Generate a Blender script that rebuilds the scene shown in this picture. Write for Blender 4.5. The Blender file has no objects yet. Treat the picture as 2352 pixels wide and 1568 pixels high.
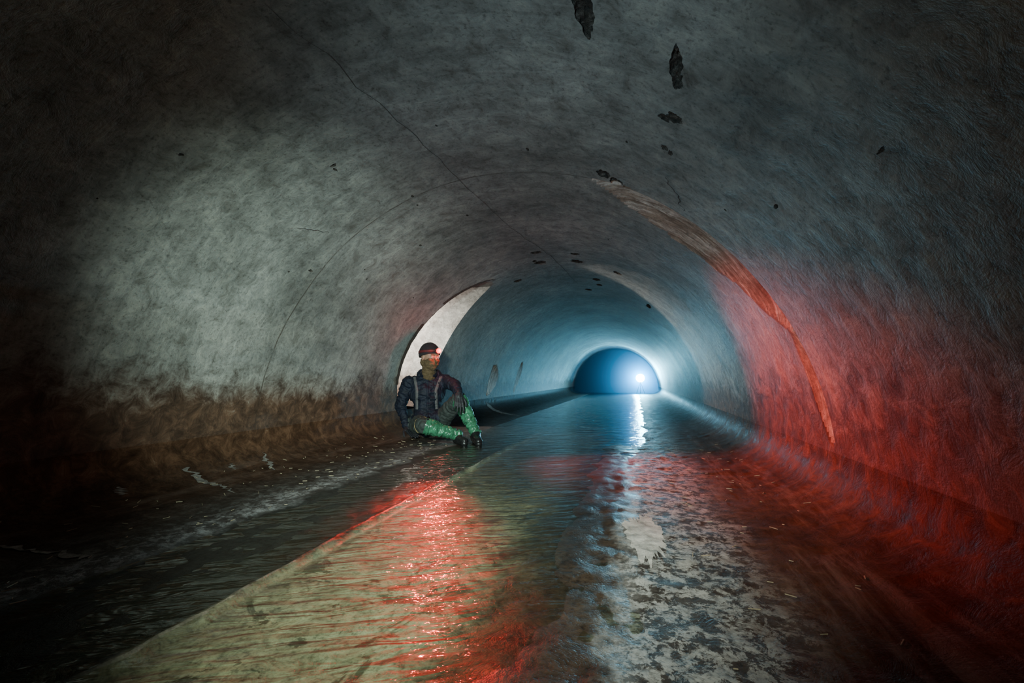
import bpy, bmesh, math, random
import numpy as np
from mathutils import Vector, Matrix, noise
from mathutils.bvhtree import BVHTree
random.seed(7)
scene = bpy.context.scene
R = 1.65
def link(o):
    scene.collection.objects.link(o); return o
def nz(x, y, z=0.0, oct=4):
    return noise.fractal(Vector((x, y, z)), 0.9, 2.0, oct)
def sstep(a, b, x):
    t = max(0.0, min(1.0, (x-a)/(b-a))); return t*t*(3-2*t)

# ---------------------------------------------------------------- node helper
class G:
    def __init__(s, name):
        s.m = bpy.data.materials.new(name); s.m.use_nodes = True
        s.t = s.m.node_tree; s.t.nodes.clear()
        s.out = s.t.nodes.new('ShaderNodeOutputMaterial')
    def n(s, typ, ins=None, **p):
        nd = s.t.nodes.new(typ)
        for k, v in p.items(): setattr(nd, k, v)
        for k, v in (ins or {}).items():
            if isinstance(v, bpy.types.NodeSocket): s.t.links.new(v, nd.inputs[k])
            elif v is not None: nd.inputs[k].default_value = v
        return nd
    def math(s, op, a, b=None, c=None, clamp=False):
        nd = s.n('ShaderNodeMath', {0: a, 1: b, 2: c}, operation=op, use_clamp=clamp); return nd.outputs[0]
    def noise(s, vec, scale, detail=5, rough=.6, dist=0.0):
        return s.n('ShaderNodeTexNoise', {'Vector': vec, 'Scale': scale, 'Detail': detail, 'Roughness': rough, 'Distortion': dist}).outputs[0]
    def mr(s, v, a, b, c=0.0, d=1.0, smooth=True):
        return s.n('ShaderNodeMapRange', {0: v, 1: a, 2: b, 3: c, 4: d}, interpolation_type='SMOOTHSTEP' if smooth else 'LINEAR').outputs[0]
    def mix(s, f, a, b, bt='MIX'):
        nd = s.n('ShaderNodeMix', {0: f, 6: a, 7: b}, data_type='RGBA', blend_type=bt); return nd.outputs[2]
    def ramp(s, f, stops, interp='LINEAR'):
        nd = s.n('ShaderNodeValToRGB', {0: f}); cr = nd.color_ramp; cr.interpolation = interp
        while len(cr.elements) < len(stops): cr.elements.new(0.5)
        for e, (p, c) in zip(cr.elements, stops):
            e.position = p; e.color = (c[0], c[1], c[2], 1)
        return nd.outputs[0]
    def comb(s, x, y, z):
        return s.n('ShaderNodeCombineXYZ', {0: x, 1: y, 2: z}).outputs[0]
    def surf(s, sh): s.t.links.new(sh, s.out.inputs[0])
    def coords(s):
        c = s.n('ShaderNodeTexCoord').outputs['Object']
        sp = s.n('ShaderNodeSeparateXYZ', {0: c})
        return c, sp.outputs[0], sp.outputs[1], sp.outputs[2]
    def bsdf(s, col, rough=.6, normal=None, spec=.5, **k):
        ins = {'Base Color': col, 'Roughness': rough, 'Specular IOR Level': spec}
        if normal is not None: ins['Normal'] = normal
        ins.update(k)
        b = s.n('ShaderNodeBsdfPrincipled', ins); s.surf(b.outputs[0]); return b
    def bump(s, h, dist=.01, st=1.0):
        return s.n('ShaderNodeBump', {'Height': h, 'Distance': dist, 'Strength': st}).outputs[0]

def C(r, g, b): return (r, g, b, 1)
def rust_color(g, n):
    return g.ramp(n, [(.3, (.028, .016, .011)), (.48, (.085, .044, .026)), (.62, (.17, .088, .052)), (.8, (.32, .23, .17))])

def wall_mat(name, mortar=False):
    g = G(name); c, x, y, z = g.coords()
    th = g.math('ARCTAN2', z, x)
    sv = g.comb(g.math('MULTIPLY', th, 4.5), g.math('MULTIPLY', y, 22), 0.0)
    big = g.noise(c, 1.3, 4, .62, .3)
    mid = g.noise(c, 11, 6, .75, .6)
    st = g.noise(sv, 1.0, 5, .75, .6)
    sp = g.noise(c, 60, 2, .8)
    if not mortar:
        col = g.ramp(big, [(.3, (.14, .135, .125)), (.5, (.245, .24, .225)), (.7, (.35, .34, .32))])
        sk = .45
    else:
        col = g.ramp(st, [(.3, (.20, .135, .10)), (.5, (.36, .28, .23)), (.7, (.74, .70, .66))]); sk = .5
    col = g.mix(1.0, col, g.ramp(mid, [(.3, (.50, .48, .45)), (.5, (.95, .95, .95)), (.7, (1.38, 1.36, 1.30))]), 'MULTIPLY')
    col = g.mix(sk, col, g.ramp(st, [(.3, (.5, .5, .5)), (.5, (1, 1, 1)), (.7, (1.4, 1.4, 1.4))]), 'MULTIPLY')
    col = g.mix(.55, col, g.ramp(sp, [(.30, (.30, .29, .28)), (.43, (1, 1, 1)), (.6, (1.2, 1.2, 1.2))]), 'MULTIPLY')
    if not mortar:
        rn = g.math('ADD', g.math('MULTIPLY', g.math('SUBTRACT', mid, .5), .48), g.math('MULTIPLY', g.math('SUBTRACT', big, .5), .4))
        zz = g.math('ADD', z, rn)
        rf = g.mr(zz, .54, .28, 0, .94)
        col = g.mix(rf, col, rust_color(g, mid))
        nj = g.math('MULTIPLY', g.math('SUBTRACT', big, .5), .05)
        yy = g.math('ADD', y, nj); tot = None
        for yk, wj in ((-.1, .006), (2.334, .007), (6.93, .014), (8.6, .014), (10.9, .02), (13.2, .02)):
            d = g.math('ABSOLUTE', g.math('SUBTRACT', yy, yk))
            k = g.mr(d, .002, wj, 1, 0)
            tot = k if tot is None else g.math('MAXIMUM', tot, k)
        tot = g.math('MULTIPLY', tot, g.mr(mid, .38, .55, .08, .75))
        col = g.mix(tot, col, C(.05, .035, .025))
    h = g.math('ADD', g.math('MULTIPLY', sp, .2), mid)
    h = g.math('ADD', h, g.math('MULTIPLY', st, .35 if not mortar else 1.2))
    nb = g.bump(h, .006, .8)
    g.bsdf(col, .58, nb, .32)
    return g.m
M_wall = wall_mat('concrete_lining'); M_mortar = wall_mat('exposed_mortar', True)

def pitmat():
    g = G('broken_concrete'); c, x, y, z = g.coords()
    n = g.noise(c, 45, 5, .75)
    g.bsdf(g.ramp(n, [(.35, (.012, .009, .007)), (.52, (.05, .038, .03)), (.68, (.17, .14, .12))]), .85, g.bump(n, .012))
    return g.m
M_pit = pitmat()

def floor_mat():
    g = G('wet_tunnel_floor'); c, x, y, z = g.coords()
    nA = g.noise(c, 3.5, 7, .68, .4)
    w = g.math('MULTIPLY', g.math('SUBTRACT', nA, .5), .34)
    kc = g.math('MULTIPLY', g.mr(x, -.55, -.45, 0, 1), g.mr(x, 0.0, .1, 1, 0))
    off = g.math('MULTIPLY', w, g.math('SUBTRACT', 1.0, kc))
    xw = g.math('ADD', x, off)
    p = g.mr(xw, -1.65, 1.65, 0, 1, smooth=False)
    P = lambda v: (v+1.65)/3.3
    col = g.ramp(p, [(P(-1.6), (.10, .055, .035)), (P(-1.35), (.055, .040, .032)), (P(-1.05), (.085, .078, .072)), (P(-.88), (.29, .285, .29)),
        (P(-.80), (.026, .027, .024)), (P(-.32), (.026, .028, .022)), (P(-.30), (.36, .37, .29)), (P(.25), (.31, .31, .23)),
        (P(.42), (.07, .06, .042)), (P(.52), (.040, .029, .021)), (P(.69), (.062, .042, .028)), (P(.76), (.40, .40, .395)), (P(1.06), (.32, .31, .30)), (P(1.22), (.11, .05, .028)), (P(1.6), (.15, .075, .045))])  # dark stops right of the bed: brown sludge plus shade painted into the colour
    mid = g.noise(c, 11, 6, .75, .6); sp = g.noise(c, 60, 2, .8); blot = g.noise(c, 5.5, 5, .75, .8)
    dry = g.mr(g.math('ADD', x, g.math('MULTIPLY', w, .5)), .66, .80, 0, 1)
    fine = g.noise(c, 22, 6, .8, .4)
    dirt = g.math('MULTIPLY', dry, g.mr(fine, .47, .53, .92, 0))
    dl = g.math('MULTIPLY', g.mr(x, -.76, -.86, 0, 1), g.mr(fine, .47, .56, .8, 0))
    dirt = g.math('MAXIMUM', dirt, dl)
    col = g.mix(dirt, col, C(.035, .026, .021))
    col = g.mix(1.0, col, g.ramp(mid, [(.3, (.5, .48, .45)), (.5, (.95, .95, .95)), (.7, (1.35, 1.33, 1.28))]), 'MULTIPLY')
    col = g.mix(.8, col, g.ramp(sp, [(.3, (.35, .35, .35)), (.5, (1, 1, 1)), (.7, (1.3, 1.3, 1.3))]), 'MULTIPLY')
    bed = g.math('MULTIPLY', g.mr(x, -.3, -.25, 0, 1), g.mr(x, .3, .45, 1, 0))
    bl = g.math('MULTIPLY', bed, g.mr(blot, .54, .60, 0, .8))
    col = g.mix(bl, col, C(.045, .045, .030))
    bwn = g.math('MULTIPLY', bed, g.mr(y, 1.6, 3.0, 0, .75))
    col = g.mix(bwn, col, C(.13, .085, .058))
    stv = g.comb(g.math('MULTIPLY', x, 9), g.math('MULTIPLY', y, 1.2), 0.0)
    sn = g.noise(stv, 1.0, 5, .75, .3)
    zf = g.mr(z, -.10, .04, 0, 1)
    rsr = g.mr(xw, 1.02, 1.28, 0, .92); rsl = g.mr(xw, -1.05, -1.4, 0, .45)
    rs = g.math('MAXIMUM', g.math('ADD', rsr, rsl), g.math('MULTIPLY', zf, .92))
    fz = g.mr(z, -.11, .02, .65, 0)
    rc = g.mix(fz, rust_color(g, mid), g.ramp(sn, [(.36, (.022, .013, .01)), (.52, (.085, .040, .025)), (.68, (.26, .18, .145))]))
    col = g.mix(rs, col, rc)
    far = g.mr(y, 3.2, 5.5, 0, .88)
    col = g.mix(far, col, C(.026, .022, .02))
    rough = g.mr(g.math('ABSOLUTE', xw), .72, .80, .42, .60)
    rough = g.math('ADD', rough, g.mr(mid, .3, .7, -.12, .10))
    a = math.radians(28)
    u = g.math('ADD', g.math('MULTIPLY', x, math.cos(a)*4), g.math('MULTIPLY', y, math.sin(a)*4))
    v = g.math('SUBTRACT', g.math('MULTIPLY', y, math.cos(a)*19), g.math('MULTIPLY', x, math.sin(a)*19))
    rip = g.noise(g.comb(u, v, 3.0), 1.0, 2, .5, .8)
    h = g.math('ADD', mid, g.math('MULTIPLY', sp, .2))
    h = g.math('ADD', h, g.math('MULTIPLY', g.math('MULTIPLY', rip, bed), 4.8))
    spec = g.mr(g.math('ABSOLUTE', x), 1.0, 1.35, .30, .04)
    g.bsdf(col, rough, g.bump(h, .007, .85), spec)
    return g.m
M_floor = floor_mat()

def water_mat():
    g = G('shallow_water'); c, x, y, z = g.coords()
    a = math.radians(28)
    u = g.math('ADD', g.math('MULTIPLY', x, math.cos(a)), g.math('MULTIPLY', y, math.sin(a)))
    v = g.math('SUBTRACT', g.math('MULTIPLY', y, math.cos(a)), g.math('MULTIPLY', x, math.sin(a)))
    n1 = g.noise(g.comb(g.math('MULTIPLY', u, 4), g.math('MULTIPLY', v, 17), 0.0), 1.0, 3, .5, .7)
    n2 = g.noise(g.comb(g.math('MULTIPLY', x, 22), g.math('MULTIPLY', y, 30), 0.0), 1.0, 2, .5, .3)
    h = g.math('ADD', n1, g.math('MULTIPLY', n2, .14))
    nb = g.bump(h, .036, .95)
    geo = g.n('ShaderNodeNewGeometry')
    dt = g.n('ShaderNodeVectorMath', {0: geo.outputs['Incoming'], 1: geo.outputs['Normal']}, operation='DOT_PRODUCT').outputs['Value']
    om = g.math('SUBTRACT', 1.0, g.math('ABSOLUTE', dt), clamp=True)
    fr = g.math('ADD', .03, g.math('MULTIPLY', .92, g.math('POWER', om, 4.2)), clamp=True)
    gl = g.n('ShaderNodeBsdfGlossy', {'Color': C(1, 1, 1), 'Roughness': .085, 'Normal': nb}).outputs[0]
    tr = g.n('ShaderNodeBsdfTransparent', {'Color': C(.85, .88, .78)}).outputs[0]
    g.surf(g.n('ShaderNodeMixShader', {0: fr, 1: tr, 2: gl}).outputs[0])
    return g.m
M_water = water_mat()

def simple(name, col, rough=.7, var=.3, scale=30, bump=.003, metal=0.0, spec=.5, emit=None, es=0, weave=False):
    g = G(name); c, x, y, z = g.coords()
    n = g.noise(c, scale, 4, .65, .2)
    lo = tuple(k*(1-var) for k in col); hi = tuple(min(1, k*(1+var)) for k in col)
    cc = g.ramp(n, [(.3, lo), (.7, hi)])
    ins = {'Metallic': metal}
    if emit: ins['Emission Color'] = C(*emit); ins['Emission Strength'] = es
    g.bsdf(cc, rough, g.bump(n, bump), spec, **ins)
    return g.m

# ---------------------------------------------------------------- mesh helpers
def mesh_obj(name, verts, faces, mats, smooth=True, midx=None, parent=None):
    me = bpy.data.meshes.new(name); me.from_pydata(verts, [], faces); me.update()
    for m in (mats if isinstance(mats, (list, tuple)) else [mats]): me.materials.append(m)
    if midx is not None: me.polygons.foreach_set('material_index', midx)
    if smooth: me.polygons.foreach_set('use_smooth', [True]*len(me.polygons))
    o = link(bpy.data.objects.new(name, me))
    if parent: o.parent = parent
    return o
def baked(o, name=None):
    dg = bpy.context.evaluated_depsgraph_get(); dg.update()
    me = bpy.data.meshes.new_from_object(o.evaluated_get(dg))
    o.modifiers.clear(); o.data = me
    return o

# ---------------------------------------------------------------- tunnel wall
Z0 = .12; TH0 = math.asin(Z0/R); X0 = math.sqrt(R*R-Z0*Z0)
def recess(th, y):
    """spalled crescents along the construction joint; th in degrees"""
    d = 0.0; m = 0
    if 24 < th < 70:
        w = .40*math.sin(math.pi*(th-24)/46)**.8*(1+.25*nz(th*.15, 3))
        if 2.334 < y < 2.334+w:
            t = (y-2.334)/w; d = .060*(1-t)*min(1, w/.12); m = 1
    if 6 < th < 24.5:
        w = .11*math.sin(math.pi*(th-5)/20)**.6
        if 2.334 < y < 2.334+w: d = .03*(1-(y-2.334)/w); m = 1
    if 156 < th < 174:
        w = .50*math.sin(math.pi*(th-155)/20)**.7
        if 6.93 < y < 6.93+w: d = .05*(1-(y-6.93)/w); m = 1
    if 152 < th < 174:
        w = .35*math.sin(math.pi*(th-151)/24)**.7
        if 8.6 < y < 8.6+w: d = .04*(1-(y-8.6)/w); m = 1
    return d, m
def build_wall(name, ys, nth, solid):
    ths = [TH0+(math.pi-2*TH0)*i/nth for i in range(nth+1)]
    V = []; F = []; MI = []
    ny = len(ys)
    for y in ys:
        for th in ths:
            dg = math.degrees(th)
            edge = sstep(0, .2, min(th-TH0, math.pi-TH0-th))
            r = R + .006*edge*nz(math.cos(th)*2.0, y*1.3, math.sin(th)*2.0, 3) + recess(dg, y)[0]
            V.append((r*math.cos(th), y, r*math.sin(th)))
    W = nth+1
    for j in range(ny-1):
        for i in range(nth):
            a = j*W+i
            F.append((a, a+1, a+W+1, a+W)) 
            MI.append(recess(math.degrees((ths[i]+ths[i+1])/2), (ys[j]+ys[j+1])/2)[1])
    if solid:
        off = len(V); RO = R+.30
        for y in ys:
            for th in ths: V.append((RO*math.cos(th), y, RO*math.sin(th)))
        for j in range(ny-1):
            for i in range(nth):
                a = off+j*W+i; F.append((a, a+W, a+W+1, a+1)); MI.append(0)
        for j in range(ny-1):
            a = j*W; b = off+a; F.append((a, a+W, b+W, b)); MI.append(0)
            a = j*W+nth; b = off+a; F.append((a, b, b+W, a+W)); MI.append(0)
        for i in range(nth):
            a = i; b = off+i; F.append((a, b, b+1, a+1)); MI.append(0)
            a = (ny-1)*W+i; b = off+a; F.append((a, a+1, b+1, b)); MI.append(0)
    o = mesh_obj(name, V, F, [M_wall, M_mortar, M_pit], True, MI)
    bm = bmesh.new(); bm.from_mesh(o.data); bmesh.ops.recalc_face_normals(bm, faces=bm.faces) if solid else None
    bm.to_mesh(o.data); bm.free()
    return o
def frange(a, b, s):
    n = max(1, round((b-a)/s)); return [a+(b-a)*i/n for i in range(n)]
ysn = frange(-3.5, 0, .25)+frange(0, 2.3, .08)+frange(2.3, 2.90, .012)+frange(2.90, 6.2, .09)+[6.2]
wall = build_wall('tunnel_wall', ysn, 220, True)
ysf = frange(6.2, 6.9, .1)+frange(6.9, 7.5, .02)+frange(7.5, 8.55, .12)+frange(8.55, 9.0, .02)+frange(9.0, 16, .15)+frange(16, 46, .6)+[46]
wallf = build_wall('tunnel_wall_far', ysf, 220, False)

BY, BZ, BA, BB = 4.40, .74, .40, .755
def ell(rx, rz, n=72):
    return [(BY+rx*math.cos(2*math.pi*i/n), BZ+rz*math.sin(2*math.pi*i/n)) for i in range(n)]
pts = ell(BA, BB)
V = [(-.45, y, z) for y, z in pts]+[(-2.6, y, z) for y, z in pts]; n = len(pts)
F = [(i, (i+1) % n, n+(i+1) % n, n+i) for i in range(n)]+[tuple(range(n))[::-1], tuple(range(n, 2*n))]
cut = mesh_obj('cut', V, F, [M_wall], False)
bmc = bmesh.new(); bmc.from_mesh(cut.data); bmesh.ops.recalc_face_normals(bmc, faces=bmc.faces); bmc.to_mesh(cut.data); bmc.free()
pits = [(.666, 1.187, .028, .070, .022), (.645, 1.12, .024, .045, .015), (.916, 1.289, .019, .068, .024), (.925, 1.35, .016, .035, .02),
        (.93, 1.548, .028, .026, .010), (.90, 1.57, .022, .016, .007), (.91, 1.773, .014, .018, .008), (.935, 1.79, .009, .018, .006),
        (.70, 2.30, .032, .045, .030), (.64, 2.24, .03, .035, .022), (.76, 2.345, .03, .03, .02), (-.649, 1.77, .014, .009, .006), (-.66, 1.80, .005, .014, .006),
        (.234, 4.32, .05, .05, .02), (.25, 4.05, .04, .03, .02), (-.14, 4.3, .05, .035, .02), (-.18, 4.22, .02, .03, .015), (-.10, 3.95, .05, .03, .02), (-.5, 4.75, .045, .04, .02),
        (.62, 4.5, .04, .04, .02), (.36, 5.1, .04, .06, .02), (.37, 5.4, .03, .05, .02), (.2, 5.8, .04, .05, .02), (.95, 5.6, .03, .12, .02),
        (-.95, 1.25, .009, .013, .006), (1.33, 1.15, .005, .018, .006)]
rng = random.Random(3)
for k in range(26):
    a_ = math.radians(rng.uniform(35, 150)); s_ = rng.uniform(.003, .008)
    pits.append((R*math.cos(a_), rng.uniform(.7, 3.8), s_, s_*rng.uniform(.8, 2.2), .006))
bmp = bmesh.new()
for k, (px, py, sx, sy, sz) in enumerate(pits):
    th = math.acos(px/R); b = bmesh.new(); bmesh.ops.create_icosphere(b, subdivisions=4 if k < 26 else 2, radius=1)
    for v in b.verts:
        q = v.co.copy(); s = 1+.36*nz(q.x*1.7+k*3.1, q.y*1.7, q.z*1.7, 6)
        v.co = Vector((q.x*s*sx*1.15, q.y*s*sy*1.15, q.z*s*sz))
    Mx = Matrix.Translation((R*math.cos(th), py, R*math.sin(th))) @ Matrix.Rotation(-(th-math.pi/2), 4, 'Y')
    b.transform(Mx); tmp = bpy.data.meshes.new('t'); b.to_mesh(tmp); b.free(); bmp.from_mesh(tmp)
mp = bpy.data.meshes.new('pits'); bmp.to_mesh(mp); bmp.free()
for m in (M_wall, M_mortar, M_pit): mp.materials.append(m)
mp.polygons.foreach_set('material_index', [2]*len(mp.polygons))
pitso = link(bpy.data.objects.new('pits', mp))
for co in (cut, pitso):
    md = wall.modifiers.new('b', 'BOOLEAN'); md.operation = 'DIFFERENCE'; md.object = co; md.solver = 'EXACT'
    if co is pitso: md.use_self = True
baked(wall)
for co in (cut, pitso): bpy.data.objects.remove(co)

# branch pipe beyond the opening (part of the lining)
pts = ell(BA+.035, BB+.035, 96); n = len(pts)
V = []; F = []; xs = [0, .3, .8, 1.4, 2.0, 2.6]
for k, dx in enumerate(xs):
    for y, z in pts:
        x0 = -math.sqrt(max(.01, (R+.20)**2-max(z, 0)**2)) if z < R+.1 else -.7
        V.append((min(x0, -.55)-dx, y+.0, z))
for k in range(len(xs)-1):
    for i in range(n): F.append((k*n+i, k*n+(i+1) % n, (k+1)*n+(i+1) % n, (k+1)*n+i))
F.append(tuple((len(xs)-1)*n+i for i in range(n)))
br = mesh_obj('branch', V, F, [M_wall], True)

# ---------------------------------------------------------------- floor
WL = -.139
PX = 2.6
def floor_z(x, y):
    ax = abs(x); n1 = nz(x*2.2, y*2.0, 1.0, 5); n2 = nz(x*9, y*9, 4.0, 4)
    A = .50 if x > 0 else .62
    if ax > X0-A:
        t = min(1.0, (ax-(X0-A))/A); base = Z0-(Z0+.13)*max(0, 1-t**PX)**(1/PX); fade = sstep(1.0, .6, t)
    else: base = -.13; fade = 1
    z = base+fade*(.0030+.0035*sstep(-.95, -1.1, x))*n2
    xl = x+.045*n1; xl2 = x+.16*n1+.02*n2; cr = -.315+.05*nz(0, y*1.6, 9, 5)
    deep = 0
    if x < cr:
        deep = .0105*sstep(-.86, -.74, xl2)
        deep -= .006*sstep(cr-.014, cr-.003, x)
    else:
        deep = .010+.018*sstep(cr, cr+.03, x)
        deep -= .0215*sstep(.30, .58, xl)
        deep -= .0065*sstep(.69, .75, x+.10*n1)
    if y > 3.3: deep = max(deep, .014*sstep(3.3, 4.5, y)*sstep(-1.05, -.85, xl)*sstep(.95, .8, xl))
    return z-deep+.0028*n1*fade
inner = [-.90+1.9*i/210 for i in range(211)]
sideR = [1.0+(X0-1.0)*math.sin(math.pi/2*i/60) for i in range(1, 61)]
sideL = [-.90-(X0-.90)*math.sin(math.pi/2*i/64) for i in range(1, 65)]
xsF = sideL[::-1]+inner+sideR; nx = len(xsF)-1
ysF = frange(-3.5, 0, .1)+frange(0, 5, .022)+frange(5, 9, .06)+frange(9, 20, .2)+frange(20, 46, .8)+[46]
V = [(x, y, (Z0 if abs(abs(x)-X0) < 1e-6 else floor_z(x, y))) for y in ysF for x in xsF]
W = nx+1
F = [(j*W+i, j*W+i+1, (j+1)*W+i+1, (j+1)*W+i) for j in range(len(ysF)-1) for i in range(nx)]
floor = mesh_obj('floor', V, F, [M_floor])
xw = np.linspace(-1.08, .98, 40); yw = np.linspace(-3.5, 46, 120)
V = [(float(x), float(y), WL) for y in yw for x in xw]; W = len(xw)
F = [(j*W+i, j*W+i+1, (j+1)*W+i+1, (j+1)*W+i) for j in range(len(yw)-1) for i in range(W-1)]
water = mesh_obj('water_stream', V, F, [M_water])

def strip(name, path, widths, mat, seed, inward=.0015, jag=.5, sub=10):
    P = []
    for a, b in zip(path[:-1], path[1:]):
        for k in range(sub): P.append(Vector(a).lerp(Vector(b), k/sub))
    P.append(Vector(path[-1])); V = []; F = []; n = len(P)
    for i, p in enumerate(P):
        w = np.interp(i/(n-1), np.linspace(0, 1, len(widths)), widths)
        w *= max(.15, 1+jag*nz(i*.6, seed, 0, 3))
        tn = (P[min(n-1, i+1)]-P[max(0, i-1)]).normalized()
        if p.z > Z0: nm = Vector((-p.x, 0, -p.z)).normalized()
        else: nm = Vector((0, 0, 1))
        s = tn.cross(nm).normalized()
        q = p+s*(.05*jag*nz(i*.35, seed+5, 2, 4))
        for sg in (-1, 1):
            e = q+s*sg*w*.5
            if p.z > Z0:
                rr = math.hypot(e.x, e.z); k = (R-.004-inward)/rr; e = Vector((e.x*k, e.y, e.z*k))
            else: e.z = floor_z(e.x, e.y)+.003
            V.append(e[:])
    for i in range(n-1): F.append((2*i, 2*i+1, 2*i+3, 2*i+2))
    return V, F
def onwall(x, y, left=None):
    return (x, y, math.sqrt(R*R-x*x))
M_crack = simple('crack_dark', (.06, .05, .046), .9, .5, 20)
M_scar = simple('lime_residue', (.20, .185, .17), .7, .6, 40, .004)
VV = []; FF = []
def add(vf):
    o = len(VV); VV.extend(vf[0]); FF.extend([tuple(i+o for i in f) for f in vf[1]])
rim = []
for k in range(0, 15):
    a = math.radians(92+k*8.2); yy_ = BY+(BA+.022)*math.cos(a); z_ = BZ+(BB+.022)*math.sin(a)
    if z_ > Z0+.05: rim.append((-math.sqrt(R*R-z_*z_), yy_, z_))
add(strip('', rim, [.010, .04, .055, .065, .065, .06, .05], None, 31, jag=.15, sub=5))
M_rim = simple('rusty_rim', (.075, .04, .026), .85, .6, 30, .008)
rimo = mesh_obj('rim', VV, FF, [M_wall, M_mortar, M_pit, M_rim], True, [3]*len(FF))
wall.data.materials.append(M_rim)
bmj = bmesh.new()
for o in (wall, wallf, br, rimo): bmj.from_mesh(o.data)
bmj.to_mesh(wall.data); bmj.free()
for o in (wallf, br, rimo): bpy.data.objects.remove(o)
try:
    wall.data.set_sharp_from_angle(angle=math.radians(40))
except Exception as e: print(e)
VV = []; FF = []
add(strip('', [onwall(-.30, 1.0), onwall(-.24, 1.6), onwall(-.2, 2.35), onwall(-.14, 3.2), onwall(.02, 4.2), onwall(.1, 5.4)], [.001, .003, .002, .005, .004], M_crack, 1))
add(strip('', [onwall(.93, 2.0), onwall(.99, 2.12), onwall(1.03, 2.25)], [.003, .008, .003], M_crack, 3))
add(strip('', [onwall(-1.02, 1.95), onwall(-.97, 2.15)], [.002, .004, .002], M_crack, 7))
cracks = mesh_obj('ceiling_crack', VV, FF, [M_crack]); 
VV = []; FF = []
FZ = lambda x, y: (x, y, floor_z(x, y))
add(strip('', [FZ(-1.58, 2.34), FZ(-1.48, 2.30), FZ(-1.38, 2.24)], [.005, .035, .004], M_scar, 11, jag=.8))
add(strip('', [FZ(-1.58, 1.85), FZ(-1.46, 1.83), FZ(-1.34, 1.86), FZ(-1.2, 1.8)], [.02, .04, .015, .003], M_scar, 13, jag=1))
add(strip('', [FZ(-1.58, 1.02), FZ(-1.4, 1.0), FZ(-1.2, 1.03), FZ(-.98, 1.06)], [.01, .025, .012, .035], M_scar, 17, jag=1))
add(strip('', [FZ(-1.55, 1.5), FZ(-1.49, 1.48)], [.01, .03, .01], M_scar, 19, jag=1, sub=20))
add(strip('', [FZ(-1.55, 2.08), FZ(-1.49, 2.06)], [.005, .025, .005], M_scar, 23, jag=1, sub=20))
add(strip('', [FZ(-1.62, 7.0), FZ(-1.42, 6.95), FZ(-1.2, 6.85), FZ(-1.0, 6.7)], [.16, .16, .12, .04], M_scar, 27))
scars = mesh_obj('lime_residue', VV, FF, [M_scar])
V = []; F = []; cx, cy = .80, 1.78
ring = 200
V.append((cx, cy, max(floor_z(cx, cy), WL)+.003))
for q in (.25, .5, .75, 1.0):
    for i in range(ring):
        a = 2*math.pi*i/ring; rr = q*(1+(.22*math.sin(2*a+1)+.30*nz(math.cos(a)*1.3+7, math.sin(a)*1.3, 8.3, 2)+.30*nz(math.cos(a)*5, math.sin(a)*5, 1.3, 6))*q)
        x = cx+.062*rr*math.cos(a)-.035*math.sin(a)*rr; y = cy+.28*rr*math.sin(a)
        V.append((x, y, max(floor_z(x, y), WL)+.0025))
for i in range(ring): F.append((0, 1+i, 1+(i+1) % ring))
for k in range(3):
    for i in range(ring):
        a = 1+k*ring; F.append((a+i, a+ring+i, a+ring+(i+1) % ring, a+(i+1) % ring))
silt = mesh_obj('silt_patch', V, F, [simple('pale_silt', (.56, .54, .51), .75, .5, 22, .006)])
V = []; F = []
for k in range(260):
    x = random.choice([random.uniform(-1.5, -.8), random.uniform(-1.5, -.8), random.uniform(.95, 1.5)]); y = random.uniform(.5, 4.2)
    a = random.uniform(0, math.pi); L = random.uniform(.004, .018); w = random.uniform(.0005, .0013)
    o = len(V); ca, sa = math.cos(a), math.sin(a)
    for (u, v2, h) in [(-L, -w, 0), (L, -w, 0), (L, w, 0), (-L, w, 0), (-L, -w, 1), (L, -w, 1), (L, w, 1), (-L, w, 1)]:
        px, py = x+u*ca-v2*sa, y+u*sa+v2*ca
        V.append((px, py, floor_z(px, py)+.002+h*.002))
    F += [tuple(o+i for i in f) for f in [(0, 3, 2, 1), (4, 5, 6, 7), (0, 1, 5, 4), (1, 2, 6, 5), (2, 3, 7, 6), (3, 0, 4, 7)]]
mesh_obj('floor_debris', V, F, [simple('dry_twigs', (.40, .33, .22), .8)], False)

# ---------------------------------------------------------------- seated man
man = link(bpy.data.objects.new('seated_man', None)); man.location = (0, 0, 0)
def sph(c, r, rot=None, sub=3):
    b = bmesh.new(); bmesh.ops.create_icosphere(b, subdivisions=sub, radius=1)
    rr = r if isinstance(r, (tuple, list)) else (r, r, r)
    M = Matrix.Translation(c) @ (rot.to_4x4() if rot else Matrix()) @ Matrix.Diagonal((*rr, 1))
    b.transform(M); return b
def cap(a, b, ra, rb, sub=2):
    bb = bmesh.new()
    for c, r in ((a, ra), (b, rb)):
        bmesh.ops.create_icosphere(bb, subdivisions=sub, radius=r, matrix=Matrix.Translation(c))
    res = bmesh.ops.convex_hull(bb, input=bb.verts)
    dl = [e for e in res['geom_interior'] if isinstance(e, bmesh.types.BMVert)]
    dl += [e for e in res['geom_unused'] if isinstance(e, bmesh.types.BMVert)]
    if dl: bmesh.ops.delete(bb, geom=list(set(dl)), context='VERTS')
    return bb
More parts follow.
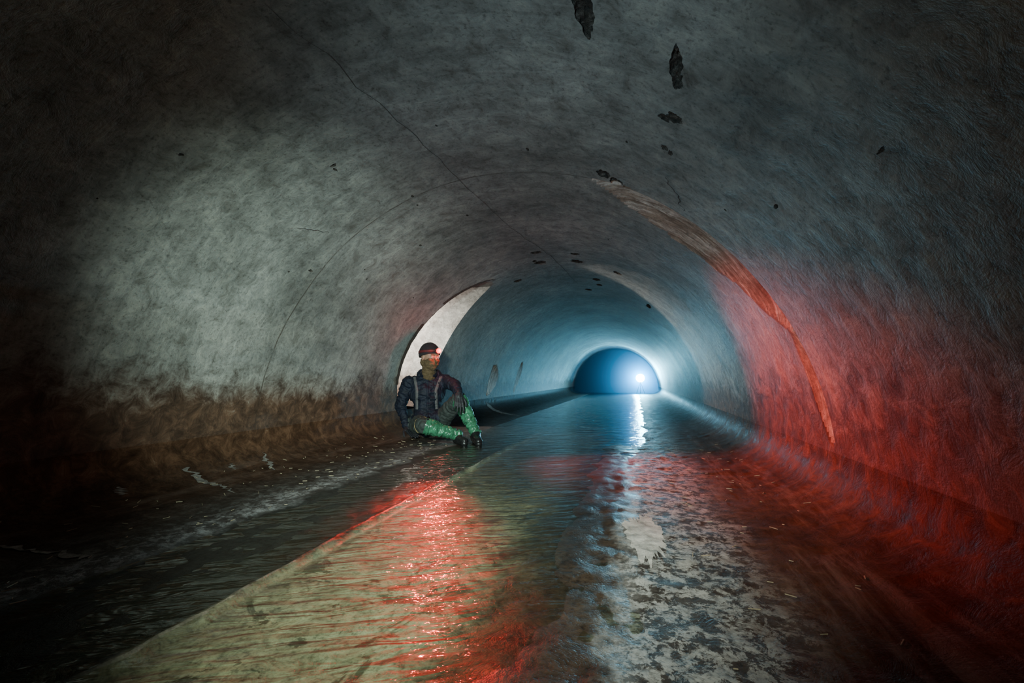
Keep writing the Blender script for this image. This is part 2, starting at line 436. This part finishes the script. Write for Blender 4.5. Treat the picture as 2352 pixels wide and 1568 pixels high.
def fuse(name, parts, voxel, smooth=4, mats=(), disp=None, parent=man):
    bm = bmesh.new()
    for p in parts:
        t = bpy.data.meshes.new('t'); p.to_mesh(t); p.free(); bm.from_mesh(t); bpy.data.meshes.remove(t)
    me = bpy.data.meshes.new(name); bm.to_mesh(me); bm.free()
    o = link(bpy.data.objects.new(name, me))
    r = o.modifiers.new('r', 'REMESH'); r.mode = 'VOXEL'; r.voxel_size = voxel
    s = o.modifiers.new('s', 'SMOOTH'); s.iterations = smooth; s.factor = .5
    for k, (sz, st) in enumerate(disp or []):
        tx = bpy.data.textures.new(name+'tx%d' % k, 'CLOUDS'); tx.noise_scale = sz; tx.noise_depth = 3
        d = o.modifiers.new('d%d' % k, 'DISPLACE'); d.texture = tx; d.strength = st; d.mid_level = .5; d.texture_coords = 'LOCAL'
    baked(o)
    o.data.materials.clear()
    for m in mats: o.data.materials.append(m)
    o.data.polygons.foreach_set('use_smooth', [True]*len(o.data.polygons)); o.parent = parent
    return o
def segd(p, a, b):
    ab = b-a; t = max(0, min(1, (p-a).dot(ab)/ab.length_squared)); return (p-(a+ab*t)).length, t
Vv = Vector
e = Vv((.894, .448, 0)); v = Vv((.448, -.894, 0)); up = Vv((0, 0, 1))
J = dict(P=Vv((-1.20, 3.95, .025)), hipR=Vv((-1.29, 3.91, .015)), hipL=Vv((-1.11, 3.985, .01)), waist=Vv((-1.21, 3.95, .16)), chest=Vv((-1.215, 3.945, .32)),
         nb=Vv((-1.19, 3.93, .49)), shR=Vv((-1.375, 3.87, .415)), shL=Vv((-1.05, 4.03, .425)), elR=Vv((-1.465, 3.87, .19)), wrR=Vv((-1.37, 3.83, .0)),
         elL=Vv((-.90, 3.92, .385)), wrL=Vv((-.80, 3.76, .315)), knL=Vv((-.84, 3.86, .265)), anL=Vv((-.665, 3.865, -.055)), knR=Vv((-1.07, 3.60, .035)), anR=Vv((-.80, 3.745, -.055)))
M_jacket = simple('navy_jacket', (.006, .008, .018), .7, .45, 14, .006, spec=.3)
M_pants = simple('dark_trousers', (.020, .026, .024), .78, .4, 16, .006)
M_wader = simple('green_wader_rubber', (.035, .145, .080), .30, .55, 10, .008)
M_boot = simple('black_rubber_boot', (.012, .012, .013), .3, .3, 20, .004)
M_glove = simple('black_glove', (.014, .014, .018), .6, .4, 50, .004)
M_skin = simple('skin', (.30, .16, .11), .5, .12, 40, .002)
M_gaiter = simple('olive_neck_gaiter', (.085, .052, .024), .85, .3, 60, .004)
M_hat = simple('dark_knit_cap', (.018, .010, .014), .9, .4, 120, .004)
M_strap = simple('grey_webbing', (.075, .07, .075), .8, .3, 150, .002)
parts = []
jp = [('P', J['P'], J['waist'], .145, .140), ('w', J['waist'], J['chest'], .135, .145), ('c', J['chest']-e*.06, J['chest']+e*.06, .125, .125),
      ('c2', J['chest']+up*.06-e*.07, J['chest']+up*.06+e*.07, .105, .105),
      ('sh', J['shR'], J['shL'], .07, .07), ('nk', J['chest']+up*.07, J['nb'], .10, .06), ('aR', J['shR'], J['elR'], .072, .055), ('fR', J['elR'], J['wrR'], .053, .038),
      ('aL', J['shL'], J['elL'], .072, .056), ('fL', J['elL'], J['wrL'], .054, .038), ('hood', J['nb']-v*.05-e*.07, J['nb']-v*.05+e*.07, .06, .06),
      ('hem', J['P']+v*.05-e*.06+up*.03, J['P']+v*.05+e*.06+up*.03, .115, .115)]
pp = [('tR', J['hipR'], J['knR'], .098, .070), ('tL', J['hipL'], J['knL'], .098, .070), ('seat', J['hipR'], J['hipL'], .115, .115)]
kR2 = J['knR'].lerp(J['anR'], .22); kL2 = J['knL'].lerp(J['anL'], .1)
wp = [('sR', J['knR'].lerp(J['anR'], .1), J['anR'], .072, .052), ('sL', J['knL'].lerp(J['anL'], .06), J['anL'], .074, .052), ('cR', kR2, J['knR'].lerp(J['anR'], .32), .078, .074),
      ('cL', kL2, J['knL'].lerp(J['anL'], .22), .079, .075)]
toeL = Vv((-.575, 3.70, -.098)); heelL = Vv((-.69, 3.885, -.085)); toeR = Vv((-.70, 3.665, -.095)); heelR = Vv((-.825, 3.765, -.08))
bp = [('bL', heelL, toeL, .042, .036), ('bL2', J['anL'], heelL.lerp(toeL, .45), .048, .040), ('bR', heelR, toeR, .040, .034), ('bR2', J['anR'], heelR.lerp(toeR, .4), .046, .038)]
regs = []
for lst, mi in ((jp, 0), (pp, 1), (wp, 2), (bp, 3)):
    for nme, a, b, ra, rb in lst:
        parts.append(cap(a, b, ra, rb)); regs.append((a, b, ra, rb, mi))
body = fuse('body', parts, .0068, 6, (M_jacket, M_pants, M_wader, M_boot), disp=[(.09, .022)])
def nearest(c):
    best = 1e9; r = None
    for q in regs:
        a, b, ra, rb, m = q
        d, t = segd(c, a, b); d -= ra+(rb-ra)*t
        if d < best: best = d; r = q
    return r
newco = []
for vt in body.data.vertices:
    a, b, ra, rb, m = nearest(vt.co); ax = (b-a).normalized(); d = vt.co-a; al = d.dot(ax); pr = d-ax*al
    if m in (0, 1, 2):
        if (b-a).length < .05 or abs(ax.z) > .8 and ra > .1 or ra > .104: fr, amp = 17, .0075
        else: fr, amp = (34, .0090) if m == 2 else (30, .0070)
        nval = nz(al*fr, pr.x*9+3, pr.y*9+pr.z*9, 3)
        nval = 1-2*abs(nval)*1.4
        vt_n = vt.normal
        newco.append(vt.co+vt_n*amp*(nval-.35))
    else: newco.append(vt.co.copy())
for vt, c2 in zip(body.data.vertices, newco): vt.co = c2
body.data.update()
body.data.polygons.foreach_set('material_index', [nearest(p.center)[4] for p in body.data.polygons])
bvh = BVHTree.FromPolygons([x.co for x in body.data.vertices], [p.vertices[:] for p in body.data.polygons])

def wrap(name, path, w, mat, th=.004, dirv=None, n=26):
    dirv = dirv or v
    P = []
    for a, b in zip(path[:-1], path[1:]):
        for k in range(n): P.append(a.lerp(b, k/n))
    P.append(path[-1]); side = None; V = []; F = []
    for i, p in enumerate(P):
        tn = (P[min(len(P)-1, i+1)]-P[max(0, i-1)]).normalized(); s = tn.cross(dirv).normalized()
        row = []
        for sg in (-1, 1):
            q = p+s*sg*w/2
            h = bvh.ray_cast(q+dirv*.6, -dirv)
            row.append(h[0] if h[0] else q)
        off = dirv*(.006)
        V += [(row[0]+off)[:], (row[1]+off)[:], (row[1]+off-dirv*.012)[:], (row[0]+off-dirv*.012)[:]]
    for i in range(len(P)-1):
        a = 4*i
        for k in range(4): F.append((a+k, a+(k+1) % 4, a+4+(k+1) % 4, a+4+k))
    return mesh_obj(name, V, F, [mat], True, parent=man)
wrap('strap_right', [J['shR']+e*.055+up*.055, J['chest']-e*.095+up*.02, J['waist']-e*.10], .026, M_strap)
wrap('strap_left', [J['shL']-e*.05+up*.055, J['chest']+e*.085+up*.02, J['waist']+e*.09], .026, M_strap)
wrap('jacket_placket', [J['nb']+v*.02-up*.03, J['chest']+e*.005, J['waist'], J['P']+up*.06], .018, M_jacket)
wrap('pocket_flap', [J['chest']-e*.085-up*.06, J['chest']-e*.02-up*.06], .03, M_jacket)
wrap('pocket_flap_b', [J['chest']+e*.03-up*.06, J['chest']+e*.09-up*.06], .03, M_jacket)
def ringmesh(name, c, ax, r1, r2, mat, sy=1.0):
    V = []; F = []; ax = ax.normalized(); s = ax.orthogonal().normalized(); t = ax.cross(s); A, B = 40, 10
    for i in range(A):
        a = 2*math.pi*i/A; d = s*math.cos(a)+t*math.sin(a); rr = r1*(1+.05*nz(math.cos(a)*2, math.sin(a)*2, r1*30, 3))
        for j in range(B):
            b = 2*math.pi*j/B; V.append((c+d*(rr+r2*math.cos(b))+ax*r2*sy*math.sin(b))[:])
    for i in range(A):
        for j in range(B): F.append((i*B+j, ((i+1) % A)*B+j, ((i+1) % A)*B+(j+1) % B, i*B+(j+1) % B))
    return mesh_obj(name, V, F, [mat], True, parent=man)
M_yel = simple('ochre_piping', (.22, .16, .07), .7)
ringmesh('trouser_piping', J['hipR'].lerp(J['knR'], .84), J['knR']-J['hipR'], .0725, .0035, M_yel, 1.5)
for nm, a, b, f, r in (('wader_cuff_left', 'knL', 'anL', .09, .072), ('wader_cuff_right', 'knR', 'anR', .14, .071)):
    ringmesh(nm, J[a].lerp(J[b], f), J[b]-J[a], r, .009, M_wader, 1.3)
for nm, a, b, r in (('sleeve_cuff_left', 'elL', 'wrL', .036), ('sleeve_cuff_right', 'elR', 'wrR', .036)):
    ringmesh(nm, J[a].lerp(J[b], .95), J[b]-J[a], r, .007, M_jacket, 1.6)
ringmesh('jacket_collar', J['nb']+up*.008-v*.004, up*1.0+v*.15, .068, .020, M_jacket, 1.5)
for nm, h, t in (('boot_sole_left', heelL, toeL), ('boot_sole_right', heelR, toeR)):
    d = (t-h).normalized(); parts = [cap(h-up*.028, h-up*.030, .030, .030), cap(h-up*.026, t-up*.022, .030, .034)]
    fuse(nm, parts, .007, 2, (M_boot,))

def hand(name, w, d, nrm, left, curl=(.35, .5, .35), spread=1.0):
    d = d.normalized(); nrm = (nrm-d*nrm.dot(d)).normalized(); s = d.cross(nrm).normalized()*(1 if left else -1)
    parts = []
    base = [w+s*o for o in (.020, .007, -.007, -.019)]
    kn = [w+d*L+s*o for L, o in ((.088, .033), (.093, .011), (.088, -.011), (.079, -.031))]
    for a, b in zip(base, kn): parts.append(cap(a, b, .017, .0125))
    parts.append(cap(w-d*.02, w+d*.02, .026, .027))
    lens = ((.042, .026, .020), (.046, .030, .022), (.043, .028, .021), (.034, .021, .018))
    for i, (k, L) in enumerate(zip(kn, lens)):
        a = k; dd = (d+s*(.14, .04, -.06, -.17)[i]*spread).normalized(); ang = 0
        for q, l in enumerate(L):
            ang += curl[q]*(1+.12*i)
            dr = (dd*math.cos(ang)+nrm*math.sin(ang)).normalized(); b = a+dr*l
            parts.append(cap(a, b, .0112-.0012*q, .0102-.0012*q)); a = b
    a = w+d*.018+s*.022; dr = (d*.62+s*.72+nrm*.25).normalized()
    b = a+dr*.045; parts.append(cap(a, b, .017, .0125)); dr2 = (d*.9+s*.35+nrm*.3).normalized(); c2 = b+dr2*.032
    parts.append(cap(b, c2, .0122, .0112)); dr3 = (d*.95+s*.1+nrm*.45).normalized(); parts.append(cap(c2, c2+dr3*.025, .0112, .0095))
    return fuse(name, parts, .0035, 2, (M_glove,))
hand('hand_left', J['wrL']+Vv((.008, -.018, -.008)), Vv((.25, -.45, -.80)), Vv((-.35, .55, -.45)), True, (.25, .35, .3))
hand('hand_right', J['wrR']+Vv((.012, -.01, -.018)), Vv((.75, -.42, -.52)), Vv((-.35, 0, -1)), False, (-.18, -.05, .02), 1.2)

# head
H = Vv((-1.155, 3.875, .655)); hf = (v*.80+e*.60).normalized(); hl = Vv((-hf.y, hf.x, 0)); hu = up
hf = (hf-up*.05).normalized(); hu = hf.cross(hl).normalized()
Rm = Matrix((hf, hl, hu)).transposed()
def h3(a, b, c): return H+hf*a+hl*b+hu*c
parts = [sph(h3(-.008, 0, .035), (.098, .077, .098), Rm), sph(h3(.022, 0, -.045), (.068, .060, .072), Rm), sph(h3(.052, 0, -.088), (.028, .028, .022), Rm),
         cap(h3(.088, 0, .018), h3(.106, 0, -.020), .007, .011), sph(h3(.100, .011, -.026), .007), sph(h3(.100, -.011, -.026), .007),
         cap(h3(.080, -.035, .030), h3(.084, .035, .030), .011, .011), sph(h3(.062, .042, -.022), (.022, .02, .02), Rm), sph(h3(.062, -.042, -.022), (.022, .02, .02), Rm),
         cap(h3(-.02, 0, -.06), H.lerp(J['nb'], .95), .052, .056), cap(h3(.083, -.018, -.060), h3(.083, .018, -.060), .009, .009)]
for sg in (-1, 1): parts.append(sph(h3(-.005, sg*.079, .0), (.017, .008, .030), Rm))
head = fuse('head', parts, .0040, 3, (M_skin,))
M_eyew = simple('eye_white', (.45, .42, .40), .2, .05); M_iris = simple('iris', (.04, .03, .02), .2, .3); M_brow = simple('eyebrow_hair', (.05, .03, .02), .9)
for k, sg in (('left', 1), ('right', -1)):
    o = fuse('eye_'+k, [sph(h3(.0805, sg*.031, .009), .0115)], .002, 1, (M_eyew,))
    o = fuse('iris_'+k, [sph(h3(.0902, sg*.031, .008), (.0032, .0052, .0052), Rm)], .001, 1, (M_iris,))
    fuse('eyelid_'+k, [cap(h3(.0865, sg*.018, .0160), h3(.083, sg*.045, .0150), .0062, .0060), cap(h3(.0855, sg*.019, .0005), h3(.082, sg*.043, .0005), .0050, .0050)], .0015, 1, (M_skin,))
    fuse('eyebrow_'+k, [cap(h3(.094, sg*.014, .030), h3(.087, sg*.048, .033), .004, .003)], .0015, 1, (M_brow,))
gp = [sph(h3(.022, 0, -.050), (.078, .070, .066), Rm), sph(h3(.055, 0, -.088), (.036, .036, .032), Rm), cap(h3(.088, 0, -.006), h3(.106, 0, -.026), .008, .016),
      sph(h3(.055, .040, -.028), (.033, .028, .024), Rm), sph(h3(.055, -.040, -.028), (.033, .028, .024), Rm), cap(h3(-.03, -.02, -.04), h3(-.03, .02, -.04), .058, .058),
      cap(h3(-.005, 0, -.085), H.lerp(J['nb'], 1.0)+v*.015, .064, .072), cap(h3(.085, -.02, -.06), h3(.085, .02, -.06), .018, .018)]
gaiter = fuse('neck_gaiter', gp, .0045, 4, (M_gaiter,), disp=[(.04, .010)])
for vt in gaiter.data.vertices:
    q = vt.co-H; vt.co = vt.co+vt.normal*.004*(1-2*abs(nz(q.z*38+q.x*8, q.x*10, q.y*10, 3)))
gaiter.data.update()
bm = bmesh.new(); bmesh.ops.create_uvsphere(bm, u_segments=48, v_segments=32, radius=1)
for vt in bm.verts:
    q = vt.co.copy(); fold = 1+.02*nz(q.x*3, q.y*3, q.z*3)
    vt.co = Vv((q.x*.107*fold, q.y*.087*fold, q.z*.106*fold))
bmesh.ops.bisect_plane(bm, geom=bm.verts[:]+bm.edges[:]+bm.faces[:], plane_co=(0, 0, -.016), plane_no=Vv((-.22, 0, 1)), clear_inner=True)
me = bpy.data.meshes.new('knit_cap'); bm.to_mesh(me); bm.free(); me.materials.append(M_hat)
cp = link(bpy.data.objects.new('knit_cap', me)); cp.matrix_world = Matrix.Translation(h3(-.008, 0, .038)) @ Rm.to_4x4(); cp.parent = man
sd = cp.modifiers.new('s', 'SOLIDIFY'); sd.thickness = .010; sd.offset = 1; me.polygons.foreach_set('use_smooth', [True]*len(me.polygons))
V = []; F = []; A = 64
for i in range(A):
    a = 2*math.pi*i/A; ca, sa = math.cos(a), math.sin(a)
    for (k, hh) in ((0, -.012), (0, .012), (.005, .012), (.005, -.012)):
        V.append(h3(-.008+(.115+k)*ca, (.095+k)*sa, .060+hh+.012*ca)[:])
for i in range(A):
    for k in range(4): F.append((4*i+k, 4*i+(k+1) % 4, 4*((i+1) % A)+(k+1) % 4, 4*((i+1) % A)+k))
mesh_obj('headlamp_strap', V, F, [simple('red_strap', (.10, .010, .012), .7)], True, parent=man)
M_case = simple('headlamp_case', (.02, .02, .02), .4)
bm = bmesh.new(); bmesh.ops.create_cube(bm, size=1); bmesh.ops.bevel(bm, geom=bm.edges[:], offset=.15, segments=3, affect='EDGES')
bmesh.ops.transform(bm, matrix=Matrix.Translation(h3(.122, 0, .072)) @ Rm.to_4x4() @ Matrix.Diagonal((.026, .062, .044, 1)), verts=bm.verts)
me = bpy.data.meshes.new('headlamp_case'); bm.to_mesh(me); bm.free(); me.materials.append(M_case); o = link(bpy.data.objects.new('headlamp_case', me)); o.parent = man
fuse('headlamp_lens', [sph(h3(.137, 0, .072), (.020, .026, .026), Rm)], .0018, 1, (simple('red_led', (.3, .01, .01), .5, .1, spec=.1, emit=(1, .0, .0), es=9),))

# ---------------------------------------------------------------- far flashlight on a tripod
tor = link(bpy.data.objects.new('flashlight_on_tripod', None))
T = Vv((.93, 17.0, .46)); M_blk = simple('black_metal', (.02, .02, .02), .4, metal=.5)
def join(name, parts, mat):
    bm = bmesh.new()
    for p in parts:
        t = bpy.data.meshes.new('t'); p.to_mesh(t); p.free(); bm.from_mesh(t)
    me = bpy.data.meshes.new(name); bm.to_mesh(me); bm.free(); me.materials.append(mat); o = link(bpy.data.objects.new(name, me)); o.parent = tor; return o
join('barrel', [cap(T+Vv((0, .03, 0)), T+Vv((0, .16, 0)), .022, .020), cap(T+Vv((0, .06, 0)), T+Vv((0, .075, 0)), .10, .03)], M_blk)
legs = [cap(T+Vv((0, .08, -.03)), T+Vv((0, .08, -.12)), .014, .014)]
for a in (90, 210, 330):
    fx, fy = T.x+.17*math.cos(math.radians(a)), T.y+.08+.17*math.sin(math.radians(a))
    legs.append(cap(T+Vv((0, .08, -.12)), Vv((fx, fy, floor_z(fx, fy)+.006)), .009, .007))
join('tripod_legs', legs, M_blk)
join('lens', [sph(T+Vv((0, -.052, 0)), (.15, .012, .15))], simple('cold_led', (.8, .95, 1), .3, .1, emit=(.6, .92, 1), es=400))

# ---------------------------------------------------------------- scattering volumes added for a bloom-like glow round the far flashlight
def glow_volume(name, y0, y1, dens, colr):
    bm = bmesh.new(); bmesh.ops.create_cone(bm, cap_ends=True, segments=48, radius1=1.6, radius2=1.6, depth=y1-y0)
    bm.transform(Matrix.Translation((0, (y0+y1)/2, 0)) @ Matrix.Rotation(math.pi/2, 4, 'X'))
    bmesh.ops.bisect_plane(bm, geom=bm.verts[:]+bm.edges[:]+bm.faces[:], plane_co=(0, 0, -.12), plane_no=(0, 0, 1), clear_inner=True)
    bmesh.ops.holes_fill(bm, edges=bm.edges)
    me = bpy.data.meshes.new(name); bm.to_mesh(me); bm.free(); o = link(bpy.data.objects.new(name, me))
    g = G(name+'_vol'); vs = g.n('ShaderNodeVolumePrincipled', {'Color': C(*colr), 'Density': dens, 'Anisotropy': .0}); g.t.links.new(vs.outputs[0], g.out.inputs[1]); me.materials.append(g.m)
glow_volume('lamp_glow_volume', 17.4, 20.4, 1.7, (.18, .58, .90))
glow_volume('lamp_glow_volume.001', 16.2, 16.84, .14, (.08, .55, 1.0))

# ---------------------------------------------------------------- lights
def spot(name, loc, tgt, energy, col, ang, blend=1.0, rad=.05):
    l = bpy.data.lights.new(name, 'SPOT'); l.energy = energy; l.color = col; l.spot_size = math.radians(ang); l.spot_blend = blend; l.shadow_soft_size = rad
    o = link(bpy.data.objects.new(name, l)); o.location = loc; o.rotation_euler = (Vector(tgt)-Vector(loc)).to_track_quat('-Z', 'Y').to_euler(); return o
def point(name, loc, energy, col, rad=.05):
    l = bpy.data.lights.new(name, 'POINT'); l.energy = energy; l.color = col; l.shadow_soft_size = rad
    o = link(bpy.data.objects.new(name, l)); o.location = loc; return o
spot('far_flashlight_beam', (.93, 16.86, .46), (.5, 0, .6), 760, (.16, .72, 1.0), 168, .5, .06)
point('blue_glow_point', (.93, 17.60, .46), 320, (.0, .50, 1.0), .05)  # unseen blue point added behind the flashlight to make its glow
hl0 = h3(.172, 0, .072)
spot('headlamp_beam', hl0, (1.62, 2.65, -.03), 580, (1, .04, .025), 52, 1.0, .016)
spot('water_red_fill', hl0, (-.08, 1.55, -.14), 260, (1, .022, .015), 21, 1.0, .026)  # extra red spot added at the headlamp for the streak on the water
point('headlamp_spill', h3(.185, 0, .072), 3, (1, .03, .02), .012)
spot('offcamera_spot', (.6, -.6, .8), (-1.5, 3.5, .50), 840, (.74, 1.0, .90), 46, 1.0, .10)  # unseen spot added behind the camera to light the left wall
spot('offcamera_spot.001', (.35, -.6, 1.1), (.22, 2.8, -.15), 480, (.90, 1.0, .84), 60, 1.0, .08)  # unseen spot behind the camera for the greenish light on the near floor
spot('offcamera_spot.002', (.5, -.8, .3), (.2, 3.8, 1.3), 195, (.54, .86, 1.0), 62, 1.0, .10)  # unseen cool spot added to lift the middle of the ceiling
spot('branch_lamp', (-2.5, 4.2, 1.25), (-1.75, 4.85, 1.05), 480, (1.0, .92, .82), 104, 1.0, .06)

w = bpy.data.worlds.new('World'); scene.world = w; w.use_nodes = True
w.node_tree.nodes['Background'].inputs[0].default_value = (.01, .012, .015, 1); w.node_tree.nodes['Background'].inputs[1].default_value = .1

cam = bpy.data.cameras.new('Camera'); co = link(bpy.data.objects.new('Camera', cam))
cam.sensor_width = 36; cam.lens = 15.306; cam.clip_start = .02; cam.clip_end = 200
co.location = (.782, 0, .46); co.rotation_euler = (math.radians(94.8), 0, math.radians(15.86)); scene.camera = co
